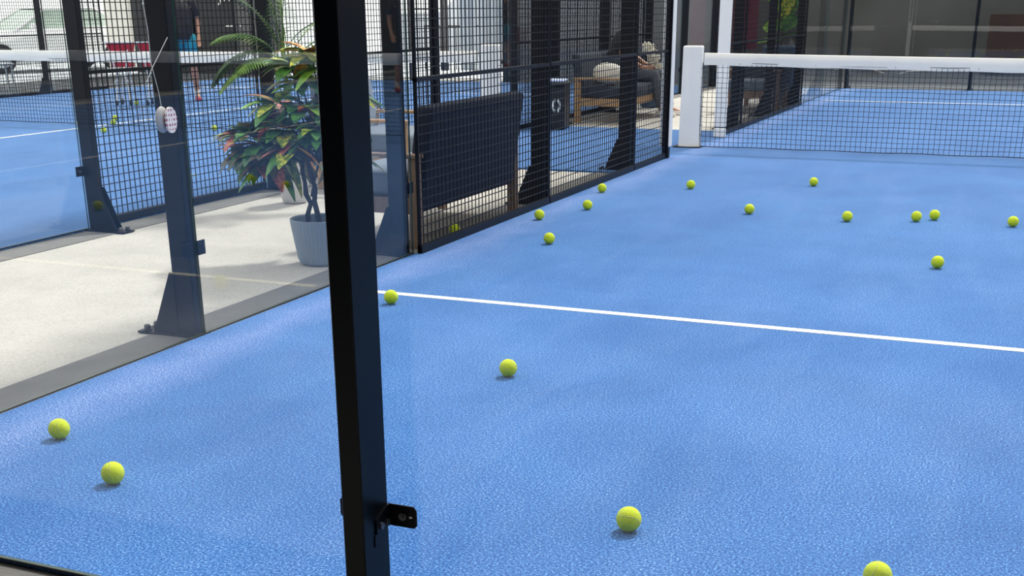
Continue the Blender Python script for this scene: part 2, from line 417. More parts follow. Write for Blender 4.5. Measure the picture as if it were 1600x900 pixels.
# near court, left side wall, near half
make_post('fence_post', 'dark glass post standing on pale concrete left of the potted croton', -.07, 2.06, -1, clamp=2)
make_post('fence_post', 'blue-lit dark post where the side glass ends and the wire mesh begins', -.07, 3.98, -1, clamp=-1)
make_post('corner_post', 'dark corner post at the near left corner of the near court', -.07, -.03, -1, clamp=1)
make_post('fence_post', 'black mesh post just beyond the navy sofa back', -.04, 6.03, -1)
make_post('fence_post', 'black mesh post between the waste bin and the far lounge chairs', -.04, 8.02, -1)
glass_panel('side glass pane nearest the camera, left of the croton plant', GX-.005, GX+.005, .0, 2.056)
glass_panel('side glass pane in front of the potted croton', GX-.005, GX+.005, 2.060, 4.0)
mesh_panel('wire mesh panel in front of the navy sofa back', -.02, 4.01, 6.0)
mesh_panel('wire mesh panel right of the navy sofa, in front of the waste bin', -.02, 6.02, 8.0)
mesh_panel('short wire mesh panel ending beside the net post', -.02, 8.02, 8.99)
mesh_panel('wire mesh panel starting behind the net, edged with white padding', -.02, 11.12, 12.1)
mesh_panel('wire mesh panel behind the net in front of the wooden armchair', -.02, 12.12, 13.98)
mesh_panel('wire mesh panel behind the net in front of the blue planter', -.02, 14.0, 15.95)
for y, lb in ((12.11, 'black mesh post right after the tall white padding behind the net'), (13.99, 'black mesh post behind the net crossing the big green leaves'), (15.97, 'black post behind the net where mesh meets the far glass')):
    make_post('fence_post', lb, -.04, y, -1)
def end_post(x, y, s, label, pads, padw=.05):
    t = thing('end_post', label, 'post', (x, y, GZ+.014))
    MB().bevbox(-.04, .02, -.03, .03, 0, 3, .004).build('pole', M['steel'], t)
    for a, b_ in pads:
        MB().bevbox(a, b_, -.05, .05, .10, 2.6, .008).build('edge_padding', M['pad'], t)
    return t
end_post(-.01, 9.02, 1, 'black gate post with thin white padding strips beside the net post', [(-.060, -.042), (.022, .032)])
t = thing('end_post', 'tall white padded post rising behind the left end of the net tape', 'post', (.015, 11.05, 0))
MB().bevbox(-.03, .03, -.03, .03, 0, 3, .004).build('pole', M['steel'], t)
MB().bevbox(-.075, .055, -.055, -.032, .11, 2.6, .008).build('edge_padding', M['pad'], t)
MB().bevbox(-.075, .055, -.060, -.032, .0, .10, .008).build('edge_padding', M['pad'], t)
# far end of the near court
FGL = [('first', 0), ('second', 2), ('third', 4), ('fourth', 6), ('fifth', 8)]
glass_panel('side glass pane at the far end of the near court, nearer half', GX-.005, GX+.005, 16.0, 17.98)
glass_panel('side glass pane at the far end of the near court, in the corner', GX-.005, GX+.005, 18.02, 20.0)
make_post('fence_post', 'dark post of the far side glass, left of the far corner', -.07, 18.0, -1, clamp=2)
for i, (nm, X) in enumerate(FGL):
    glass_panel('%s glass pane from the left of the far back wall' % nm, X+.01, X+1.99, 20.055, 20.065, axis='y')
for i, X in enumerate((0, 2, 4, 6, 8, 10)):
    nm = ('corner', 'second', 'third', 'fourth', 'fifth', 'last')[i]
    make_post('fence_post', '%s post from the left of the far glass back wall' % nm, X, 20.07, 1, rz=math.pi/2, clamp=2 if 0 < i < 5 else 0)
# right side of near court (outside the picture) is left open: only the near back glass wall
for xa, xb, nm in ((-.05, 1.888, 'leftmost near pane of back glass, left of the big black post'), (1.892, 3.88, 'near back glass pane right of the big black post')):
    glass_panel(nm, xa, xb, -.007, .003, axis='y')

# big near post in front of the back glass
PX0, PX1, PY0, PY1 = 1.9095, 1.9575, -.122, -.018
t = thing('near_post', 'large black steel post close to the camera, in front of the blue turf', 'post', ((PX0+PX1)/2, (PY0+PY1)/2, GZ+.004))
hw, hd = (PX1-PX0)/2, (PY1-PY0)/2
MB().bevbox(-hw, hw, -hd, hd, 0, 3.0, .003).build('pole', M['steel_near'], t)
MB().box(-.1, .1, -.12, hd, 0, .008).build('base_plate', M['steel_near'], t)
for sgn, cz in ((1, .318), (-1, .318)):
    c = MB()
    yb = hd+.002
    x1_ = sgn*(hw+.066)
    # flat tab on the glass with clipped outer corners
    xa, xb = sgn*hw, x1_
    pts = [(xa, cz-.024), (xb-sgn*.006, cz-.024), (xb, cz-.018), (xb, cz+.016), (xb-sgn*.007, cz+.024), (xa, cz+.024)]
    if sgn < 0: pts = pts[::-1]
    c.prism(pts, 'y', yb-.003, yb)
    # tab along the side face of the post
    pr_ = [(yb, cz-.024), (yb, cz+.024), (yb-.012, cz+.024), (yb-.058, cz+.008), (yb-.058, cz-.024)]
    c.prism(pr_ if sgn > 0 else pr_[::-1], 'x', sgn*hw, sgn*(hw+.004))
    k = c.build('glass_clamp', M['steel_near'], t)
    b = MB(); b.tube([(sgn*(hw+.036), yb-.003, cz+.001), (sgn*(hw+.036), yb-.010, cz+.001)], .0085, 14); b.build('clamp_bolt', M['bolt'], k, loc=(0, 0, 0))
    b = MB(); b.tube([(sgn*(hw+.036), yb-.010, cz+.001), (sgn*(hw+.036), yb-.014, cz+.001)], .005, 6); b.build('clamp_bolt', M['bolt'], k)
    for yy in (-.018, -.042):
        b = MB(); b.tube([(sgn*(hw+.004), yb+yy, cz-.010), (sgn*(hw+.009), yb+yy, cz-.010)], .0075, 12); b.build('clamp_bolt', M['bolt'], k)
    b = MB(); b.box(*sorted((sgn*(hw+.049), sgn*(hw+.056))), yb-.0034, yb-.003, cz-.002, cz+.002); b.build('clamp_slot', M['chrome'], k)
MB().box(hw, hw+.002, hd-.062, hd-.058, .318-.05, .318-.024).build('seam_weld', M['steel_near'], t)

# second court enclosure facing the corridor
make_post('fence_post', 'dark post of the far court at left, with a slanted foot on the concrete', CT2, 4.02, 1, clamp=-1)
make_post('fence_post', 'dark far-court post behind the palm and croton foliage', CT2, 6.03, 1)
make_post('fence_post', 'dark far-court mesh post behind the armchair arm', CT2, 8.02, 1)
make_post('fence_post', 'dark far-court post beyond the left picture edge', CT2, 2.04, 1, clamp=2)
glass_panel('far-court side glass pane at the left picture edge', CT2-.005, CT2+.005, 2.05, 4.0)
mesh_panel('far-court mesh panel behind the hanging pouch and croton', CT2-.005, 4.04, 6.0)
mesh_panel('far-court mesh panel behind the big black near post', CT2-.005, 6.05, 8.0)
mesh_panel('far-court mesh panel above the navy sofa, ending at the gap', CT2-.005, 8.04, 8.98)
end_post(CT2+.02, 9.02, 1, 'thin black far-court end post above the sofa back', [])
end_post(CT2+.02, 11.0, 1, 'black far-court end post left of the waste bin', [])
mesh_panel('far-court mesh panel behind the waste bin', CT2-.005, 11.03, 12.1)
mesh_panel('far-court mesh panel behind the wooden sofa with the fleece cushion', CT2-.005, 12.15, 14.0)
mesh_panel('far-court mesh panel behind the white flowers', CT2-.005, 14.05, 15.98)
for y, lb in ((12.12, 'dark far-court mesh post behind the black mesh post near the bin'), (14.02, 'dark far-court mesh post hanging above the fleece cushion'), (16.0, 'dark far-court post right of the white flowers')):
    make_post('fence_post', lb, CT2, y, 1)
make_post('fence_post', 'black glass post with clamps seen just left of the white net post', CT2, 18.0, 1, clamp=2)
make_post('fence_post', 'far corner post of the far court against the grey wall', CT2, 19.98, 1, clamp=-1)
glass_panel('far-court corridor glass beyond the gate post, nearer pane', CT2-.005, CT2+.005, 16.02, 17.98)
glass_panel('far-court corridor glass beyond the gate post, farther pane', CT2-.005, CT2+.005, 18.02, 19.98)
for i in range(5):
    nm = ('rightmost', 'second from right', 'middle', 'fourth from right', 'leftmost')[i]
    glass_panel('%s pane of the far-court back wall' % nm, CT2-2*i-1.99, CT2-2*i-.01, 20.055, 20.065, axis='y')
    make_post('fence_post', '%s back-wall post of the far court' % nm, CT2-2*i-2.0, 20.07, 1, rz=math.pi/2, clamp=2 if i < 4 else 0)
# far side wall of the second court
for (a, b_, lb) in ((8.0, 9.98, 'far-side mesh panel in front of the parked car bonnet'), (11.0, 12.48, 'far-side mesh panel at the left picture edge'), (12.5, 14.55, 'far-side mesh panel in front of the white car windscreen'), (14.6, 16.0, 'far-side mesh panel behind the ball carts')):
    mesh_panel(lb, CX2+.005, a, b_)
make_post('fence_post', 'dark leaning-looking post in front of the white car', CX2, 14.57, -1)
make_post('fence_post', 'dark far-side post behind the standing player', CX2, 18.05, -1, clamp=2)

# ------------------------------------------------------------------ nets
def make_net(x0, label):
    Y = 10.0; X0, X1 = x0+.055, x0+10.02
    def top(x): s_ = (x-x0)/10; return .892-.035*math.sin(math.pi*s_)
    t = thing('tennis_net', label, 'net', (X0, Y, 0))
    g = MB(); n = 213
    def off(x, z): return .006*math.sin(x*3.1+z*5)+.004*math.sin(x*7.3)
    nz = 17
    for j in range(nz+1):
        pts = []
        for i in range(0, n+1, 3):
            x = X0+(X1-X0)*i/n; z = .012+(top(x)-.10)*j/nz+.0025*math.sin(i*1.7+j)
            pts.append((x-X0, off(x, z), z))
        g.tube(pts, .0027 if j else .005, 4, False)
    for i in range(n+1):
        x = X0+(X1-X0)*i/n; pts = []
        for j in range(0, nz+1, 2):
            z = .012+(top(x)-.10)*j/nz; pts.append((x-X0+.002*math.sin(j*2.1+i), off(x, z), z))
        pts.append((x-X0, off(x, top(x)-.1), top(x)-.1))
        g.tube(pts, .0027, 4, False)
    g.build('netting', M['cord'], t)
    tp = MB(); prof = []
    N = 120
    for i in range(N+1):
        x = X0+(X1-X0)*i/N; z1 = top(x); z0 = z1-.112-.010*math.sin(math.pi*(x-x0)/10)+.0022*math.sin(i*.9); yo = .007
        b_ = yo+.004*math.sin(i*.55)*math.sin(i*.13)
        prof += [(x-X0, -b_, z0), (x-X0, -b_*1.2, (z0+z1)/2), (x-X0, -yo*.8, z1-.004), (x-X0, 0, z1), (x-X0, yo*.8, z1-.004), (x-X0, b_, z0)]
    fs = []
    for i in range(N):
        for k in range(5): fs.append((i*6+k, (i+1)*6+k, (i+1)*6+k+1, i*6+k+1))
    tp.add(prof, fs); tape = tp.build('tape', M['tape'], t, smooth=True)
    st = MB()
    for k in range(14):
        x = .35+k*.72
        st.sphere((x, -.0095, top(x+X0)-.095), .004, 8, 6)
    st.build('tape_stud', M['cord'], tape)
    dr = MB()
    for a in (1.3, 2.95, 5.1, 7.4): dr.tube([(a, -.0092, top(a+X0)-.097), (a+.42, -.0092, top(a+.42+X0)-.097)], .0012, 4)
    dr.build('tape_stitch', M['cord'], tape)
    MB().tube([(-.01, 0, .0), (-.01, 0, .80)], .004, 6).build('edge_rope', M['cord'], t)
    return t, tape, top, X0
net1, tape1, top1, XN = make_net(0, 'black net with white top tape across the near court')
net2, tape2, top2, XN2 = make_net(CX2, 'black net with white top tape across the far court')
text('lettering', 'REJO', .085, M['inkg'], (3.42, -.0095, .765), (R(90), 0, 0), tape1, .0006, -1.2, .002)
text('lettering', 'WOM', .05, M['ink'], (8.42, -.0095, .785), (R(90), 0, 0), tape2, .0006, 1.2)
0 and text('lettering', 'OSO', .06, M['ink'], (1.9, -.0095, .775), (R(90), 0, 0), tape1, .0006, 1.2)
def net_post(x, label):
    t = thing('net_post', label, 'net post', (x, 10.0, 0))
    p = MB()
    # slim body flaring a little to the foot, chamfered front corner
    def ring(z, a, b_): return [(-a, -b_, z), (a*.0-.01, -b_-.012, z), (a, -b_*.6, z), (a, b_, z), (-a, b_, z)]
    R_ = [ring(.01, .100, .055), ring(.25, .096, .053), ring(.85, .090, .05), ring(.945, .090, .05), ring(.957, .082, .042)]
    vs = [q for r_ in R_ for q in r_]; fs = [tuple(range(4, -1, -1)), tuple(range(20, 25))]
    for k in range(4):
        for i in range(5): fs.append((k*5+i, k*5+(i+1) % 5, k*5+5+(i+1) % 5, k*5+5+i))
    p.add(vs, fs); p.build('post_body', M['white'], t)
    b = MB().box(-.15, .12, -.08, .08, -.012, .010); b.build('base_plate', M['steel'], t)
    k = MB()
    for i in range(8): z = .12+.09*i; k.tube([(.09, -.03, z), (.125, 0, z+.004)], .0022, 5)
    k.build('lacing', M['cord'], t)
    return t
net_post(-.055, 'white steel post at the left end of the near net')
net_post(CT2+.165, 'white post at the right end of the far-court net, above the sofa back')

# ------------------------------------------------------------------ balls
def make_ball():
    t = thing('tennis_ball', 'x', 'ball', (0, 0, 0))
    b = MB().sphere((0, 0, 0), .0333, 32, 20); b.build('felt', M['ball'], t, smooth=True)
    a, b2 = .0333*.75, .0333*.25; c = 2*math.sqrt(a*b2); pts = []
    for i in range(49):
        u = 2*math.pi*i/48
        pts.append(Vector((a*math.cos(u)+b2*math.cos(3*u), a*math.sin(u)-b2*math.sin(3*u), c*math.sin(2*u))).normalized()*.0331)
    s_ = MB(); s_.tube(pts, .0009, 6, False); s_.build('seam', M['seam'], t, smooth=True)
    return t
balls = [  # x, y on the turf, label
 (0.323, 0.770, 'yellow ball nearest the bottom left corner, upper one of the pair'),
 (0.751, 0.517, 'yellow ball at lower left, closer to the big black post'),
 (1.392, 1.953, 'yellow ball just right of the big black post, below the service line'),
 (2.243, 0.756, 'yellow ball near the bottom centre of the turf'),
 (2.888, 0.657, 'yellow ball cut by the bottom edge of the picture'),
 (0.418, 2.847, 'yellow ball touching the left end of the white service line'),
 (2.713, 4.630, 'lone yellow ball at right, midway between service line and the paired balls'),
 (2.466, 6.140, 'left ball of the close pair at right'),
 (2.569, 6.242, 'right ball of the close pair at right'),
 (3.044, 6.146, 'yellow ball at the right picture edge'),
 (0.178, 5.344, 'yellow ball against the mesh foot, nearest the sofa'),
 (0.552, 4.554, 'yellow ball a little out from the mesh beside the navy sofa'),
 (0.332, 5.853, 'yellow ball between two others along the mesh'),
 (0.157, 6.678, 'farthest yellow ball lying along the foot of the mesh'),
 (0.729, 7.095, 'yellow ball in front of the white net post'),
 (1.404, 6.063, 'yellow ball at mid court, lowest of the three in front of the net'),
 (1.573, 7.577, 'farthest yellow ball out in front of the net'),
 (2.055, 5.983, 'yellow ball left of the close pair'),
 (-0.133, 4.703, 'shaded yellow ball under the navy sofa behind the mesh'),
 (-7.267, 10.067, 'lower of two overlapping balls on the far court net line'),
 (-7.690, 10.608, 'upper of two overlapping balls behind the far court net'),
 (-7.603, 9.856, 'ball left of the dark post on the far court'),
 (-6.684, 9.211, 'ball at the right edge of the dark post on the far court'),
 (-9.164, 12.830, 'ball under the ball carts'),
 (-5.620, 9.836, 'ball behind the croton leaf tips on the far court'),
 (-2.450, 17.000, 'ball seen through the gap beside the white flowers'),
]
ball0 = make_ball()
for i, (x, y, lb) in enumerate(balls):
    zoff = .0333 if not (CT2 < x < -.05 and not 7.87 < y < 11.75) else .0333+GZ+.004
    rot = (rnd.uniform(0, 6), rnd.uniform(0, 6), rnd.uniform(0, 6))
    o = ball0 if i == 0 else dup(ball0)
    o.location = (x, y, zoff); o.rotation_euler = rot; o['label'] = lb
    o['group'] = 'tennis balls on the near court' if i < 18 else 'tennis balls elsewhere'

# ------------------------------------------------------------------ sofas and armchairs
def make_seat(name, label, loc, rz, length, depth=.66, arm=.54, backh=.80, wood='wood', back='navy', seat='cushion', group=None, cat='sofa', two=False):
    """local: seat faces -x, back at x=0, width along y 0..length"""
    t = thing(name, label, cat, (loc[0], loc[1], GZ), rz, group); W = M[wood]
    L = length; D = depth
    for y in (0, L-.05):
        MB().bevbox(-.065, 0, y, y+.05, 0, arm-.025, .004).build('leg', W, t)
        MB().bevbox(-D, -D+.06, y, y+.05, 0, arm-.025, .004).build('leg', W, t)
        MB().bevbox(-D-.01, .01, y-.01, y+.06, arm-.025, arm, .005).build('armrest', W, t)
    f = MB()
    f.box(-D+.01, -.01, .01, .04, .20, .29); f.box(-D+.01, -.01, L-.04, L-.01, .20, .29)
    f.box(-D+.01, -D+.04, .04, L-.04, .20, .29); f.box(-.16, -.128, .04, L-.04, .20, .29)
    for k in range(int(L/.12)): f.box(-D+.04, -.04, .08+k*.12, .13+k*.12, .26, .285)
    f.build('seat_frame', W, t)
    n = 2 if two else 1
    for k in range(n):
        a = .055+k*(L-.11)/n; b_ = .055+(k+1)*(L-.11)/n-.006
        cshape(-D+.0, -.13, a, b_, .29, .43, .03).build('seat_cushion', M[seat], t, smooth=True)
        # backrest slab leaning outwards
        c = cshape(-.125, -.01, a, b_, .20, backh, .03)
        c.v = [(x+(z-.20)*.15, y, z) for x, y, z in c.v]
        c.build('backrest', M[back], t, smooth=True)
    return t
def cshape(x0, x1, y0, y1, z0, z1, r):
    """soft box: subdivided rounded cuboid"""
    m_ = MB(); n = 6
    cx, cy, cz = (x0+x1)/2, (y0+y1)/2, (z0+z1)/2; hx, hy, hz = (x1-x0)/2, (y1-y0)/2, (z1-z0)/2
    def rnd_(p):
        q = [max(-h+r, min(h-r, v)) for v, h in zip(p, (hx, hy, hz))]
        d = Vector(p)-Vector(q)
        if d.length > 1e-9: d = d.normalized()*r
        return (cx+q[0]+d.x, cy+q[1]+d.y, cz+q[2]+d.z)
    def grid(h):  # coordinates with dense corners
        return [-h, -h+r*.3, -h+r, 0, h-r, h-r*.3, h]
    G = [grid(hx), grid(hy), grid(hz)]; H = (hx, hy, hz)
    for ax in range(3):
        a, b_ = [(1, 2), (2, 0), (0, 1)][ax]
        for sg in (-1, 1):
            vs = []
            for u in G[a]:
                for v in G[b_]:
                    p = [0, 0, 0]; p[ax] = sg*H[ax]; p[a] = u; p[b_] = v; vs.append(rnd_(p))
            fs = []
            for i in range(6):
                for j in range(6):
                    q = (i*7+j, (i+1)*7+j, (i+1)*7+j+1, i*7+j+1); fs.append(q if sg > 0 else q[::-1])
            m_.add(vs, fs)
    return m_
make_seat('lounge_sofa', 'wood-framed sofa seen from behind its navy back, at the mesh', (-.10, 4.17), 0, 1.49, depth=.60)
make_seat('lounge_sofa', 'slate cushioned seat in the corridor opposite the navy sofa, mostly hidden', (-2.0, 7.08), math.pi, .92, depth=.78, wood='wood_teak', back='cushion')

make_seat('lounge_sofa', 'light wood sofa with charcoal cushions right of the waste bin', (-2.13, 14.2), math.pi, 1.85, depth=.66, arm=.53, wood='wood_teak', back='charcoal', seat='charcoal', two=True)
make_seat('armchair', 'wooden armchair with slate cushion seen through the net and mesh', (-.17, 14.98), R(90), .66, depth=.66, arm=.54, backh=.74, seat='cushion', back='charcoal', cat='armchair')
make_seat('armchair', 'dark blue armchair with wooden legs next to the far mesh post', (-.17, 15.12), R(0), .58, depth=.60, arm=.52, backh=.72, seat='navy', cat='armchair')
# fleece cushion on the far sofa
c = MB().sphere((0, 0, 0), 1, 24, 14); rr2 = random.Random(5)
c.v = [(x*.21*(1+rr2.uniform(-.05, .05)), y*.12*(1+rr2.uniform(-.06, .06)), z*.13*(1+rr2.uniform(-.06, .06))) for x, y, z in c.v]
o = c.build('fleece_cushion', M['fluffy'], smooth=True, loc=(-1.78, 12.62, .55)); o.rotation_euler = (R(-15), R(8), R(30))
tag(o, 'cream fluffy cushion lying on the light wood sofa', 'cushion')
# charcoal second seat cushion / bag beside
c = cshape(-.16, .16, -.10, .10, 0, .30, .06)
o = c.build('handbag', M['charcoal'], smooth=True, loc=(-1.86, 13.06, .43)); tag(o, 'black bag standing on the light wood sofa behind the fleece cushion', 'bag')

# ------------------------------------------------------------------ waste bin
t = thing('waste_bin', 'black waste bin with a pale oval emblem in the corridor', 'bin', (-2.08, 11.42, 0), R(10))
MB().bevbox(-.19, .19, -.19, .19, 0, .48, .015).build('bin_body', M['binm'], t)
MB().bevbox(-.2, .2, -.2, .2, .48, .52, .012).build('bin_lid', M['binm'], t)
MB().bevbox(-.17, .17, -.17, .17, .52, .545, .01).build('bin_liner', M['paper'], t)
e = MB()
for half in (0, 1):
    for k in range(10):
        a0 = R(-72+half*180+k*14.4); a1 = R(-72+half*180+(k+1)*14.4)
        vs = []
        for a, ro in ((a0, 1), (a1, 1), (a1, .55), (a0, .55)): vs.append((.045*ro*math.cos(a)+(.004 if not half else -.004), .082*ro*math.sin(a)))
        e.prism(vs, 'y', -.196, -.191)
e2 = e.build('bin_emblem', M['logo'], t, loc=(.10, 0, .27))

# ------------------------------------------------------------------ plants
def ribbed_pot(parent, r0, r1, h, mt, ribs=44, amp=.022):
    prof = [(.0, 0), (r0*.82, 0), (r0*.95, .012), (r0*1.02, .035)]
    for i in range(1, 9): prof.append((r0*1.02+(r1-r0*1.02)*i/8, .035+(h-.035)*i/8))
    prof += [(r1-.006, h+.003), (r1-.012, h-.004), (r1-.016, h-.05)]
    MB().lathe(prof, ribs*4 if ribs else 48, rf=(lambda a, z: 1+amp*(abs(math.sin(a*ribs/2))-.5) if ribs and z > .03 and z < h-.008 else 1)).build('pot', mt, parent, smooth=not ribs)
    MB().lathe([(0, h-.035), (r1-.015, h-.035)], 32).build('soil', M['soil'], parent)
t = thing('potted_croton', 'croton with red, yellow and green leaves in a ribbed grey pot', 'plant', (-.432, 3.635, GZ+.002))
ribbed_pot(t, .128, .163, .245, M['potgrey'])
tr = MB()
def wob(pts, r): tr.tube(pts, r, 8)
wob([(-.065, -.01, .2), (-.07, -.01, .26), (-.052, 0, .32), (-.085, .01, .37), (-.08, 0, .43), (-.10, .01, .49), (-.09, .01, .56), (-.11, .02, .64)], [.015, .014, .013, .015, .012, .012, .011, .009])
wob([(-.01, .01, .2), (-.02, .01, .27), (-.035, .01, .33), (-.03, .02, .40), (-.045, .01, .47), (-.06, 0, .56), (-.03, .01, .66)], [.017, .015, .015, .013, .013, .012, .009])
wob([(-.045, 0, .36), (-.0, .01, .52), (.03, .02, .62)], [.007, .006, .005])
wob([(.06, -.02, .2), (.05, 0, .34), (.06, .01, .5), (.09, 0, .6)], [.013, .012, .011, .008])
tips = []
rc = random.Random(3)
centres = [(-.43, .0, .70), (-.40, -.04, .63), (-.26, .0, .58), (-.34, -.02, .60), (-.12, 0, 1.06), (.0, .02, 1.12), (.05, .0, .84), (-.20, 0, .64), (-.30, -.06, .66), (-.22, -.10, .60), (-.14, -.05, .74), (-.26, .10, .82), (-.06, -.10, .66), (-.03, -.02, .86), (.08, -.10, .74), (.18, .02, .62), (.22, -.06, .80), (.02, .12, .70), (-.10, .04, .98), (.06, 0, 1.06), (-.16, .12, .60), (.24, .06, .56), (-.38, 0, .70), (.14, .1, .92), (-.02, -.05, .72), (.30, 0, .70), (-.16, -.10, .88)]
for c_ in centres:
    base = Vector((rc.uniform(-.06, .06), rc.uniform(-.02, .02), .55)); mid = (base+Vector(c_))/2+Vector((0, 0, .02))
    tr.tube([base, mid, Vector(c_)], [.007, .005, .004], 6)
tr.build('trunk', M['trunk'], t, smooth=True)
lf = MB(); mset = [M['lg'], M['lg'], M['lg'], M['lg'], M['ly'], M['lr'], M['ld'], M['ly'], M['lo'], M['lg'], M['ld']]
for ci, c_ in enumerate(centres):
    outd = Vector((c_[0], c_[1], 0)); outd = outd.normalized() if outd.length > .05 else Vector((0, -1, 0))
    n = 15
    for k in range(n):
        a = 2*math.pi*k*.382*1.618+rc.uniform(-.3, .3)
        el = rc.uniform(-.35, .75) if c_[2] > .65 else rc.uniform(-.8, .4)
        d = Vector((math.cos(a)*math.cos(el), math.sin(a)*math.cos(el), math.sin(el)))+outd*.45
        if c_[0]+d.normalized().x*.19 > .33: continue
        lf.use(rc.choice(mset if c_[2] < .85 else [M['lg'], M['ly'], M['lime'], M['lo'], M['lg']]))
        lf.leaf(Vector(c_)-Vector((0, 0, .03))+d*.01, d, rc.uniform(.14, .21), rc.uniform(.062, .095), rc.uniform(.15, .5), seg=6, fold=.25)
lf.build('foliage', None, t, smooth=True)

t = thing('potted_palm', 'arching green palm in a tall tapered white pot', 'plant', (-1.79, 5.50, GZ+.002))
ribbed_pot(t, .092, .128, .42, M['potwhite'], ribs=0)
def frond(mbf, mbs, base, d, L, curl, nl=24, lw=.018, ll=.15, matl=None):
    base = Vector(base); d = Vector(d).normalized(); pts = []
    p = base.copy(); v = d.copy()
    for i in range(nl+1):
        pts.append(p.copy()); p = p+v*(L/nl); v = (v+Vector((0, 0, -curl/nl))).normalized()
    mbs.tube(pts, [.006*(1-.75*i/nl) for i in range(nl+1)], 5)
    for i in range(5, nl+1):
        tt = (pts[min(i+1, nl)]-pts[i-1]).normalized(); sd_ = tt.cross(Vector((0, 0, 1)))
        sd_ = sd_.normalized() if sd_.length > .1 else Vector((1, 0, 0))
        s_ = ll*(math.sin(math.pi*(.12+.85*i/nl)))**.7
        for sg in (-1, 1): mbf.leaf(pts[i], sd_*sg+tt*.45+Vector((0, 0, .12)), s_, lw, .45, seg=3, fold=.2)
pf, ps = MB(), MB()
pf.use(M['palm'])
SIDE, BACK = Vector((.922, .387, 0)), Vector((-.387, .922, 0))
fr_ = [(-1.0, .05, .75, .62, 2.2), (-.95, -.25, .35, .55, 1.6), (-.75, .2, 1.1, .62, 1.8), (-.35, -.2, 1.2, .60, 1.5), (.1, -.2, 1.3, .65, 1.3), (.5, .1, 1.0, .62, 1.6),
       (.9, -.1, .7, .6, 1.9), (.35, .5, 1.2, .6, 1.4), (-.15, .45, 1.2, .65, 1.2), (.15, -.6, .9, .5, 1.9), (-.5, -.55, .9, .52, 1.9), (.0, .05, 1.5, .72, .7), (-.2, -.05, 1.4, .7, .9)]
ps.tube([(0, 0, .36), (.01, .0, .6), (-.01, .01, .86)], [.022, .018, .013], 8)
ps.tube([(-.03, .02, .36), (-.05, .03, .6), (-.03, .02, .82)], [.014, .012, .009], 8)
fr_ = [((rnd.uniform(-.03, .03), rnd.uniform(-.03, .03), rnd.uniform(.84, .98)), SIDE*a_+BACK*b_+Vector((0, 0, c_)), L, cu_) for a_, b_, c_, L, cu_ in fr_]
for i, (b_, d, L, cu_) in enumerate(fr_):
    pf.use(M['palm'] if i % 3 else M['palm2']); frond(pf, ps, b_, d, L, cu_)
ps.build('stem', M['palm'], t); pf.build('foliage', None, t)

t = thing('flowering_plant', 'cream flower heads with spiky green leaves behind the seated person', 'plant', (-1.97, 15.0, GZ))
ribbed_pot(t, .12, .16, .30, M['potblue'], ribs=0)
fl = MB(); fc = random.Random(8)
for c_, rd in (((-.05, 0, .80), .09), ((.06, -.05, .70), .10), ((.02, -.02, .60), .09), ((.13, 0, .55), .08), ((.1, .02, .46), .07)):
    for k in range(38):
        d = Vector((fc.gauss(0, 1), fc.gauss(0, 1), fc.gauss(0, 1))).normalized(); fl.sphere(Vector(c_)+d*rd*fc.uniform(.6, 1), .024, 6, 4)
fl.build('flower_heads', M['petal'], t)
sp = MB()
for k in range(16):
    a = fc.uniform(0, 6.28); sp.leaf((fc.uniform(-.16, -.02), 0, .27), (math.cos(a)*.3-.1, math.sin(a)*.3, 1), fc.uniform(.32, .5), .035, .1)
sp.build('foliage', M['lg'], t)

t = thing('leafy_plant', 'large-leaved green plant in a dark blue planter behind the far mesh', 'plant', (-.46, 16.45, GZ))
MB().bevbox(-.22, .22, -.16, .16, 0, .80, .02).build('planter', M['potblue'], t)
st = MB(); st.tube([(0, 0, .8), (.02, 0, 1.0), (-.01, 0, 1.25), (.04, 0, 1.6)], [.014, .012, .011, .009], 7); st.build('stem', M['trunk'], t)
bl = MB()
for (b_, d, L, W_, dr, mt) in [((0, 0, 1.0), (.75, -.2, .85), .42, .13, .25, 'lg'), ((0, 0, 1.05), (-.75, -.1, .25), .28, .14, .3, 'lime'), ((0, 0, .88), (-1, -.1, .22), .34, .045, .35, 'lime'), ((0, 0, 1.15), (.35, -.1, 1), .5, .12, .05, 'ly'),
                             ((.01, 0, 1.12), (.55, 0, .95), .5, .11, .05, 'lg'), ((0, 0, 1.2), (-.05, -.1, 1), .45, .11, .0, 'lime'), ((0, 0, 1.2), (-.45, 0, 1), .42, .09, .05, 'lg'), ((0, 0, .92), (.9, 0, .3), .26, .05, .1, 'palm2'), ((0, 0, 1.35), (-.7, -.2, .6), .38, .10, .2, 'lime'), ((0, 0, 1.4), (.8, .2, .5), .38, .10, .2, 'lg')]:
    bl.use(M[mt]); bl.leaf(b_, d, L, W_*1.5, dr, up=(.1, -1, .15), seg=7, fold=.25)
bl.build('foliage', None, t, smooth=True)

# ------------------------------------------------------------------ hanging pouch on strings, against the side glass
pc = Vector((-.135, 1.98, .885))
t = thing('hanging_pouch', 'small oval pouch with red pattern hanging on white strings at the glass post', 'pouch', (0, 1.88, .90), R(92))
pm = MB(); pts = [(.036*math.cos(2*math.pi*k/18)*.95, .049*math.sin(2*math.pi*k/18)) for k in range(18)]
pm.prism(pts, 'y', -.010, .0); pm.build('pouch_front', M['pouch'], t, loc=(.012, 0, -.002))
pm = MB(); pm.sphere((-.010, .018, 0), 1, 18, 12, (.040, .014, .050)); pm.build('pouch_back', M['plastic'], t, smooth=True)
sm = MB(); sm.tube([(-.02, .008, .045), (-.03, .006, .10), (-.062, .004, .21), (-.062, .003, .33), (-.075, .003, .42), (-.065, .003, .50), (-.06, 0, .8), (-.06, 0, 1.3)], .0013, 5)
sm.tube([(-.062, .003, .19), (.05, .0, .30)], .0013, 5); sm.tube([(-.062, .003, .19), (-.10, .003, .145)], .0013, 5)
sm.sphere((-.075, .003, .42), .004, 8, 6)
sm.build('string', M['string'], t)

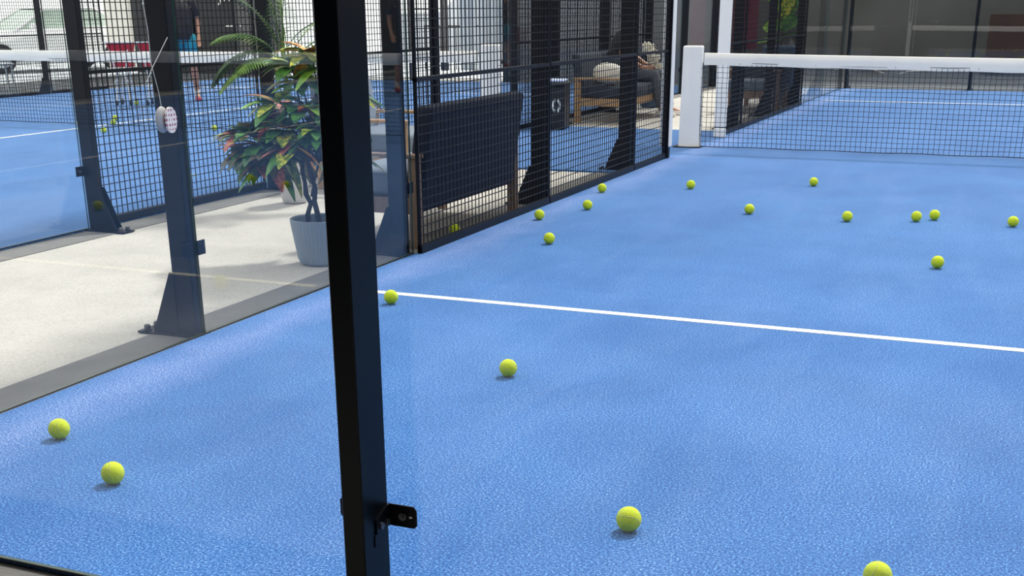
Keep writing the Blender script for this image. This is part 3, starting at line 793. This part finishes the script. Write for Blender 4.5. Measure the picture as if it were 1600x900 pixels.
# ------------------------------------------------------------------ ball carts on the far court
def ball_cart(x, y, rz, label):
    t = thing('ball_cart', label, 'ball cart', (x, y, 0), rz, 'red ball carts')
    b = MB()
    def ring(h_, z): return [(-h_, -h_*.8, z), (h_, -h_*.8, z), (h_, h_*.8, z), (-h_, h_*.8, z)]
    vs = ring(.17, .88)+ring(.13, .68)+ring(.14, .54); b.add(vs, [(0, 1, 5, 4), (1, 2, 6, 5), (2, 3, 7, 6), (3, 0, 4, 7), (4, 5, 9, 8), (5, 6, 10, 9), (6, 7, 11, 10), (7, 4, 8, 11), (11, 10, 9, 8)])
    b.build('cloth_hopper', M['red'], t)
    l = MB()
    for sx_ in (-1, 1):
        l.tube([(sx_*.15, -.11, .86), (sx_*.06, -.10, .40), (sx_*.10, -.12, .05)], .014, 6); l.tube([(sx_*.15, .11, .86), (sx_*.05, .10, .40), (sx_*.11, .12, .05)], .012, 6)
        l.tube([(sx_*.12, -.11, .30), (-sx_*.02, -.11, .52)], .008, 6)
    l.tube([(-.22, -.13, .88), (.22, -.13, .88)], .010, 6); l.build('frame', M['alu'], t)
    for sx_ in (-1, 1):
        for sy in (-1, 1):
            w_ = MB(); w_.tube([(sx_*.105-.012, sy*.12, .04), (sx_*.105+.012, sy*.12, .04)], .04, 14); w_.build('wheel', M['rubber'], t)
    return t
ball_cart(-9.35, 12.85, R(20), 'left red-topped ball cart on the far court')
ball_cart(-8.93, 13.02, R(24), 'right red-topped ball cart on the far court')

# ------------------------------------------------------------------ silver bench and car outside
t = thing('metal_bench', 'silver tubular bench outside in front of the white car', 'bench', (-14.2, 14.6, GZ+.012), R(60))
b = MB(); b.bevbox(-.75, .75, -.2, .2, .43, .46, .008); b.build('seat', M['chrome'], t)
for sx_ in (-.7, .7):
    b = MB(); b.tube([(sx_, -.18, 0), (sx_, -.18, .43), (sx_, .18, .43), (sx_, .18, 0)], .016, 8); b.build('leg', M['chrome'], t)
b = MB(); b.tube([(-.7, 0, .15), (.7, 0, .15)], .012, 8); b.build('stretcher', M['chrome'], t)
t = thing('folding_table', 'white folding table outside left of the dark post, before the car', 'table', (-15.6, 14.3, GZ+.012), R(60))
b = MB(); b.bevbox(-.6, .6, -.3, .3, .72, .75, .008); b.build('tabletop', M['alu'], t)
for sx_ in (-.5, .5):
    for sy in (-1, 1):
        b = MB(); b.tube([(sx_, sy*.26, 0), (sx_, -sy*.24, .72)], .013, 8); b.build('leg', M['alu'], t)

def make_car(loc, rz):
    t = thing('car', 'white car parked outside beyond the far court', 'car', loc, rz)
    # stations along x (front = -x): x, half width, z under, z belt
    S = [(-2.20, .55, .30, .52), (-2.12, .76, .20, .68), (-1.85, .86, .18, .78), (-1.2, .90, .18, .88), (-.75, .91, .18, .94), (0, .92, .18, .96), (1.0, .92, .18, .98), (1.7, .90, .20, 1.0), (2.1, .82, .24, .96), (2.2, .7, .35, .80)]
    m_ = MB(); vs = []; K = 8
    for x, hwid, z0, z1 in S:
        for yy, zz in ((-hwid*.85, z0), (-hwid, z0+.12), (-hwid, z1-.16), (-hwid*.88, z1), (hwid*.88, z1), (hwid, z1-.16), (hwid, z0+.12), (hwid*.85, z0)): vs.append((x, yy, zz))
    fs = [tuple(range(K)), tuple(range((len(S)-1)*K+K-1, (len(S)-1)*K-1, -1))]
    for i in range(len(S)-1):
        for k in range(K): fs.append((i*K+k, (i+1)*K+k, (i+1)*K+(k+1) % K, i*K+(k+1) % K))
    m_.add(vs, fs); body = m_.build('body', M['carpaint'], t)
    def cab(sc_, mt, name, zs=0):
        c = MB(); V = []
        for x, hw_, z in ((-.95, .78, .90), (-.15, .62, 1.36), (1.0, .62, 1.38), (1.95, .74, .96)): V += [(x, -hw_*sc_, z+zs), (x, hw_*sc_, z+zs)]
        V += [(-.95, -.82*sc_, .90), (1.95, -.80*sc_, .95), (-.95, .82*sc_, .9), (1.95, .80*sc_, .95)]
        c.add(V, [(0, 1, 3, 2), (2, 3, 5, 4), (4, 5, 7, 6), (0, 2, 4, 6), (1, 7, 5, 3)]); return c.build(name, mt, t)
    cab(1.0, M['carglass'], 'windows')
    r_ = MB()
    for sy in (-1, 1):
        r_.tube([(-.95, sy*.79, .92), (-.15, sy*.63, 1.37), (1.0, sy*.63, 1.39), (1.95, sy*.75, .97)], .035, 6)
        r_.tube([(.35, sy*.63, 1.38), (.40, sy*.80, .95)], .04, 6)
    r_.add([(-.15, -.64, 1.385), (-.15, .64, 1.385), (1.0, .64, 1.405), (1.0, -.64, 1.405)], [(0, 1, 2, 3)])
    r_.build('roof_pillars', M['carpaint'], t)
    for x in (-1.40, 1.38):
        for sy in (-1, 1):
            w_ = MB(); w_.tube([(x, sy*.74, .32), (x, sy*.93, .32)], .32, 24); ww = w_.build('wheel', M['rubber'], t)
            w_ = MB(); w_.tube([(x, sy*.93, .32), (x, sy*.94, .32)], .20, 16); w_.build('hubcap', M['chrome'], ww)
    for sy in (-1, 1):
        b_ = MB(); b_.sphere((-.62, sy*.98, 1.0), 1, 12, 8, (.07, .11, .07)); b_.build('wing_mirror', M['carpaint'], t, smooth=True)
        b_ = MB(); b_.sphere((-2.05, sy*.62, .62), 1, 12, 8, (.10, .14, .07)); b_.build('headlight', M['chrome'], t, smooth=True)
    g_ = MB()
    for k in range(5): g_.box(-2.225, -2.19, -.36+k*.15, -.26+k*.15, .40, .50)
    g_.build('grille', M['rubber'], t)
    return t
make_car((-18.7, 21.3, GZ+.012), math.atan2(.916, .373))

# ------------------------------------------------------------------ surroundings
def wall(name, x0, x1, y0, y1, h, mt, label=None, z0=GZ): struct(name, MB().box(x0, x1, y0, y1, z0, h), M[mt], label)
wall('unseen_wall_rear', -6, 12, -3.7, -3.5, 4.5, 'light_blocker', 'added unseen dark wall behind the camera, darkening the back glass reflections')  # added out of view to block sky light and darken near-glass reflections
wall('unseen_wall_right', 10.9, 11.0, -3.7, 25.4, 3.2, 'light_blocker', 'added unseen dark wall right of the near court, darkening the side glass reflections')  # added out of view so the side glass mirrors something dark
wall('wall_far', -3.6, 12, 25.4, 25.5, 5, 'greywall')
struct('added_shade_cover', MB().box(-8, 11, -3.7, -.25, 2.9, 3.0), M['light_blocker'], 'added unseen dark cover shading the ground behind the back glass')  # added out of view to shade the floor mirrored in the back glass
# crumpled tarp hung in front of the far wall
tp = MB(); nx, nz_ = 90, 26
def tz(i): return .16+.05*math.sin(i*.33)+.04*math.sin(i*.11+1)
vs = []
for i in range(nx+1):
    for j in range(nz_+1):
        x = -3.3+15*i/nx; z = tz(i)+(4.9-tz(i))*j/nz_
        vs.append((x, 25.32+.035*math.sin(i*.9+j*.25)+.03*math.sin(i*.31-j*.6)+(.05*math.sin(i*1.7)*(1-j/6) if j < 6 else 0), z))
tp.add(vs, [(i*(nz_+1)+j, (i+1)*(nz_+1)+j, (i+1)*(nz_+1)+j+1, i*(nz_+1)+j+1) for i in range(nx) for j in range(nz_)])
tag(tp.build('tarpaulin', M['tarp'], smooth=True), 'charcoal tarpaulin screen hanging behind the far glass wall', 'tarpaulin')
wall('wall_grey', -6.25, -2.5, 20.6, 20.75, 4.5, 'greywall', 'grey wall behind the far court')
wall('pillar', -2.5, -2.34, 20.55, 20.75, 4.5, 'shop'); wall('pillar', -2.34, -2.26, 20.6, 20.75, 4.5, 'tarp')
wall('pillar', -6.55, -6.25, 20.5, 20.8, 4.5, 'shop', 'dark pillar at the end of the grey wall')
tag(MB().box(-2.2, -1.75, 20.9, 20.93, .6, 3.4).build('banner', M['maroon']), 'dark maroon banner hanging right of the tall white padding', 'banner')
tag(MB().box(2.0, 3.9, 24.9, 24.95, .35, 1.16).build('brown_panel', M['brown']), 'dark brown panel leaning before the tarpaulin at the right edge', 'panel')
for i, (p_, lb) in enumerate(((((.52, .13), (.85, .08), (1.06, .01)), 'left pale rope sagging at the foot of the tarpaulin'), (((1.36, .01), (1.55, .06), (1.85, .08)), 'right pale rope sagging at the foot of the tarpaulin'))):
    r_ = MB(); r_.tube([(x-1, .01*math.sin(x*9), z) for x, z in p_], .010, 6)
    tag(r_.build('rope', M['string'], loc=(0, 25.17, 0)), lb, 'rope')
# shopfront at left
wall('wall_shopfront', -15.9, -12.1, 21.2, 21.4, 4.5, 'shop', 'dark glazed shopfront behind the far court')
wall('column', -16.95, -16.25, 21.5, 21.9, 4.5, 'cream', 'cream column left of the shopfront')
t = thing('shop_sign', 'white lettering on the dark shopfront, cut by the top edge', 'sign', (-13.36, 21.18, 1.44))
text('lettering', 'JW', .34, M['white'], (0, 0, 0), (R(90), 0, 0), t, .005, .8, .008)
t = thing('door_sticker', 'small pale lettering on the shopfront above the ball carts', 'sticker', (-15.15, 21.18, 1.25))
text('lettering', 'FIS', .11, M['logo'], (0, 0, 0), (R(90), 0, 0), t, .003)
b = MB()
for a, b_ in ((0, .22), (.30, .42), (.46, .56)): b.box(a, b_, -.01, 0, 0, .04)
tag(b.build('price_strip', M['logo'], loc=(-13.42, 21.18, .98)), 'row of small pale labels on the dark shopfront', 'label strip')
for i, X in enumerate((-15.1, -14.3, -13.2, -12.75)):
    wall('trim_%d' % (10+i), X, X+.06, 21.14, 21.2, 4.4, 'steel')
wall('wall_inner', -13.0, -12.35, 21.16, 21.2, 3.6, 'shop')
# bright outdoor building behind
bld = MB(); bld.prism([(-16.0, GZ), (-8.0, GZ), (-8.0, 4.2), (-12, 3.4), (-14.4, 1.25), (-16.0, 1.2)], 'y', 34, 36)
struct('wall_warehouse', bld, M['palewall'], 'pale corrugated warehouse outside with a sloping roof edge')
for i, X in enumerate((-7.75, -7.35, -7.0)):
    c = MB(); n = 24; vs = []
    for k in range(n+1):
        x = .34*k/n
        for z in (.15, 3.2): vs.append((x, .03*math.sin(k*1.6), z))
    c.add(vs, [(2*k, 2*k+2, 2*k+3, 2*k+1) for k in range(n)])
    tag(c.build('curtain', M['curtain'], smooth=True, loc=(X, 21.1, 0)), '%s pale curtain hanging left of the dark pillar' % ('left', 'middle', 'right')[i], 'curtain', 'pale curtains')
wall('pillar', -9.6, -9.5, 24, 24.2, 4, 'steel')
t = thing('railing', 'low dark railing outside right of the dark blue post', 'railing', (-9.7, 24.6, GZ+.012))
b = MB(); b.tube([(-.6, 0, .95), (.9, 0, .95)], .02, 6)
for k in range(8): b.tube([(-.6+k*.2, 0, 0), (-.6+k*.2, 0, .95)], .012, 6)
b.build('bars', M['steel'], t)
# tree at the left edge
t = thing('tree', 'bright green tree outside at the upper left edge', 'tree', (-24.5, 22.5, GZ+.012))
b = MB(); b.tube([(0, 0, 0), (.1, 0, 1.2), (0, .1, 2.4)], [.16, .13, .09], 8); b.build('trunk', M['trunk'], t)
b = MB(); b.use(M['lime']); tc_ = random.Random(4)
for k in range(1400):
    d = Vector((tc_.gauss(0, 1), tc_.gauss(0, 1), tc_.gauss(0, .8))); d = d.normalized()*tc_.uniform(.5, 1.6)
    b.use(M['lime'] if k % 3 else M['palm']); b.leaf(Vector((0, 0, 2.3))+d, (tc_.gauss(0, 1), tc_.gauss(0, 1), tc_.gauss(0, 1)), .18, .09, .1, seg=2)
b.build('foliage', None, t)

# ------------------------------------------------------------------ people
def make_person(label, loc, rz, J, shirt, legs, shoes, legpart='shorts', hands=True):
    """J: joint positions in local metres; figure faces -y"""
    t = thing('person', label, 'person', loc, rz)
    V, Ed, Rd = [], [], []
    def add(p, r, par=None):
        V.append(p); Rd.append(r if isinstance(r, tuple) else (r, r))
        if par is not None: Ed.append((par, len(V)-1))
        return len(V)-1
    pel = add(J['pelvis'], (.135, .10)); ch = add(J['belly'], (.125, .095), pel); up_ = add(J['chest'], (.15, .105), ch)
    nk = add(J['neck'], .052, up_); hd0 = add(J['chin'], .062, nk); hd1 = add(J['head'], (.078, .092), hd0); add(J['crown'], (.055, .065), hd1)
    for s_ in ('l', 'r'):
        sh = add(J['sho_'+s_], .056, up_); el = add(J['elb_'+s_], .040, sh); wr = add(J['wri_'+s_], .027, el)
        pm_ = Vector(J['hand_'+s_]); wv = Vector(J['wri_'+s_]); dd = (pm_-wv).normalized()
        pa = add(tuple(wv+dd*.05), (.034, .018), wr)
        sdv = dd.cross(Vector((0, 1, 0))); sdv = sdv.normalized() if sdv.length > .1 else Vector((1, 0, 0))
        for k, (o_, L) in enumerate(((-.026, .062), (-.009, .072), (.009, .068), (.025, .054))):
            a = add(tuple(wv+dd*.09+sdv*o_), .0095, pa); b_ = add(tuple(wv+dd*(.09+L*.55)+sdv*o_+Vector((0, -.008, 0))), .0085, a); add(tuple(wv+dd*(.09+L)+sdv*o_*.9+Vector((0, -.022, 0))), .0075, b_)
        th = add(tuple(wv+dd*.045-sdv*.036+Vector((0, -.008, 0))), .011, pa); add(tuple(wv+dd*.085-sdv*.05+Vector((0, -.02, 0))), .009, th)
        hp = add(J['hip_'+s_], .088, pel); kn = add(J['kne_'+s_], .056, hp); cf = add(tuple(Vector(J['kne_'+s_]).lerp(Vector(J['ank_'+s_]), .3)), .055, kn)
        an = add(J['ank_'+s_], .036, cf); hl = add(J['toe_'+s_], .032, an)
    me = bpy.data.meshes.new('body'); me.from_pydata(V, Ed, []); me.materials.append(M['skin'])
    o = bpy.data.objects.new('body', me); col.objects.link(o); o.parent = t
    k = o.modifiers.new('skin', 'SKIN'); k.use_smooth_shade = True
    for i, r_ in enumerate(Rd): me.skin_vertices[0].data[i].radius = r_
    me.skin_vertices[0].data[0].use_root = True
    k2 = o.modifiers.new('sub', 'SUBSURF'); k2.levels = 2; k2.render_levels = 2
    # clothes follow the same limbs, a little larger
    def garment(name, chain_list, mt):
        g = MB()
        for pts, rs in chain_list: g.tube(pts, rs, 14)
        return g.build(name, mt, t, smooth=True)
    P = lambda k_: Vector(J[k_])
    garment('shirt', [([P('pelvis')-Vector((0, 0, .06)), P('belly'), P('chest')-Vector((0, 0, .02)), P('chest')+Vector((0, 0, .09)), P('neck')-Vector((0, 0, .02))], [.165, .155, .185, .15, .065]),
                      ([P('chest')+Vector((0, 0, .04)), P('sho_l'), P('sho_l').lerp(P('elb_l'), .7)], [.08, .078, .066]), ([P('chest')+Vector((0, 0, .04)), P('sho_r'), P('sho_r').lerp(P('elb_r'), .7)], [.08, .078, .066])], M[shirt])
    e_ = .75 if legpart == 'shorts' else 1
    ch_ = []
    for s_ in ('l', 'r'):
        hp, kn, an = P('hip_'+s_), P('kne_'+s_), P('ank_'+s_)
        if legpart == 'shorts': ch_.append(([P('pelvis'), hp, hp.lerp(kn, .72)], [.135, .115, .098]))
        else: ch_.append(([P('pelvis'), hp, kn, kn.lerp(an, .3), an+Vector((0, 0, .03))], [.135, .11, .075, .072, .058]))
    garment(legpart, ch_, M[legs])
    for s_ in ('l', 'r'):
        an, to = P('ank_'+s_), P('toe_'+s_); f_ = (to-an); f_.z = 0; f_ = f_.normalized()
        z0 = an.z-.06
        g = MB(); g.tube([Vector((an.x, an.y, z0))-f_*.06, Vector((an.x, an.y, z0+.005)), Vector((an.x, an.y, z0))+f_*.10, Vector((an.x, an.y, z0-.008))+f_*.20], [.036, .048, .044, .028], 12)
        sh_ = g.build('shoe', M[shoes], t, smooth=True)
        if legpart == 'shorts':
            g = MB(); g.tube([an+Vector((0, 0, -.03)), an+Vector((0, 0, .08))], [.042, .043], 12); g.build('sock', M['shoewhite'], t, smooth=True)
    hc = P('head')
    g = MB().sphere(hc+Vector((0, .02, .035)), 1, 18, 12, (.092, .105, .098)); g.build('hair', M['hair'], t, smooth=True)
    for sx_ in (-.032, .032):
        g = MB().sphere(hc+Vector((sx_, -.088, .0)), .010, 8, 6); g.build('eye', M['eye'], t)
        g = MB().sphere(hc+Vector((sx_*2.6, 0, -.01)), 1, 8, 6, (.012, .022, .03)); g.build('ear', M['skin'], t, smooth=True)
    g = MB().sphere(hc+Vector((0, -.098, -.028)), 1, 8, 6, (.012, .016, .02)); g.build('nose', M['skin'], t, smooth=True)
    g = MB().sphere(hc+Vector((0, -.088, -.062)), 1, 10, 6, (.024, .008, .006)); g.build('mouth', M['red'], t)
    return t
STAND = dict(pelvis=(0, 0, .96), belly=(0, 0, 1.1), chest=(0, 0, 1.3), neck=(0, 0, 1.48), chin=(0, -.02, 1.56), head=(0, -.01, 1.64), crown=(0, 0, 1.72),
             sho_l=(.19, 0, 1.42), elb_l=(.25, .02, 1.15), wri_l=(.24, -.10, .93), hand_l=(.23, -.14, .86), sho_r=(-.19, 0, 1.42), elb_r=(-.27, .0, 1.16), wri_r=(-.24, -.16, 1.0), hand_r=(-.22, -.24, .96),
             hip_l=(.10, 0, .90), kne_l=(.13, -.03, .50), ank_l=(.15, .02, .09), toe_l=(.16, -.13, .035), hip_r=(-.10, 0, .90), kne_r=(-.13, .0, .50), ank_r=(-.16, .05, .09), toe_r=(-.18, -.10, .035))
make_person('person in dark shirt and cyan shorts standing on the far court', (-8.98, 13.82, 0), R(40), STAND, 'cloth', 'cyan', 'shoered')
make_person('person in dark sportswear and pink shoes, seen only mirrored in the side glass', (6.72, 16.95, 0), R(-40), STAND, 'cloth', 'cloth', 'shoered')
SIT = dict(pelvis=(0, .10, .52), belly=(0, .12, .66), chest=(0, .12, .86), neck=(0, .08, 1.04), chin=(0, .05, 1.11), head=(0, .05, 1.19), crown=(0, .06, 1.27),
           sho_l=(.18, .10, .98), elb_l=(.23, .06, .74), wri_l=(.14, -.16, .62), hand_l=(.10, -.22, .60), sho_r=(-.18, .10, .98), elb_r=(-.23, .06, .74), wri_r=(-.14, -.16, .62), hand_r=(-.10, -.22, .60),
           hip_l=(.10, .05, .50), kne_l=(.13, -.36, .50), ank_l=(.15, -.48, .09), toe_l=(.17, -.63, .035), hip_r=(-.10, .05, .50), kne_r=(-.12, -.36, .50), ank_r=(-.13, -.44, .09), toe_r=(-.14, -.59, .035))
make_person('person in dark top, grey trousers and white shoes sitting on the light wood sofa', (-1.82, 13.66, GZ), R(90), SIT, 'cloth', 'greytrs', 'shoewhite', 'trousers')
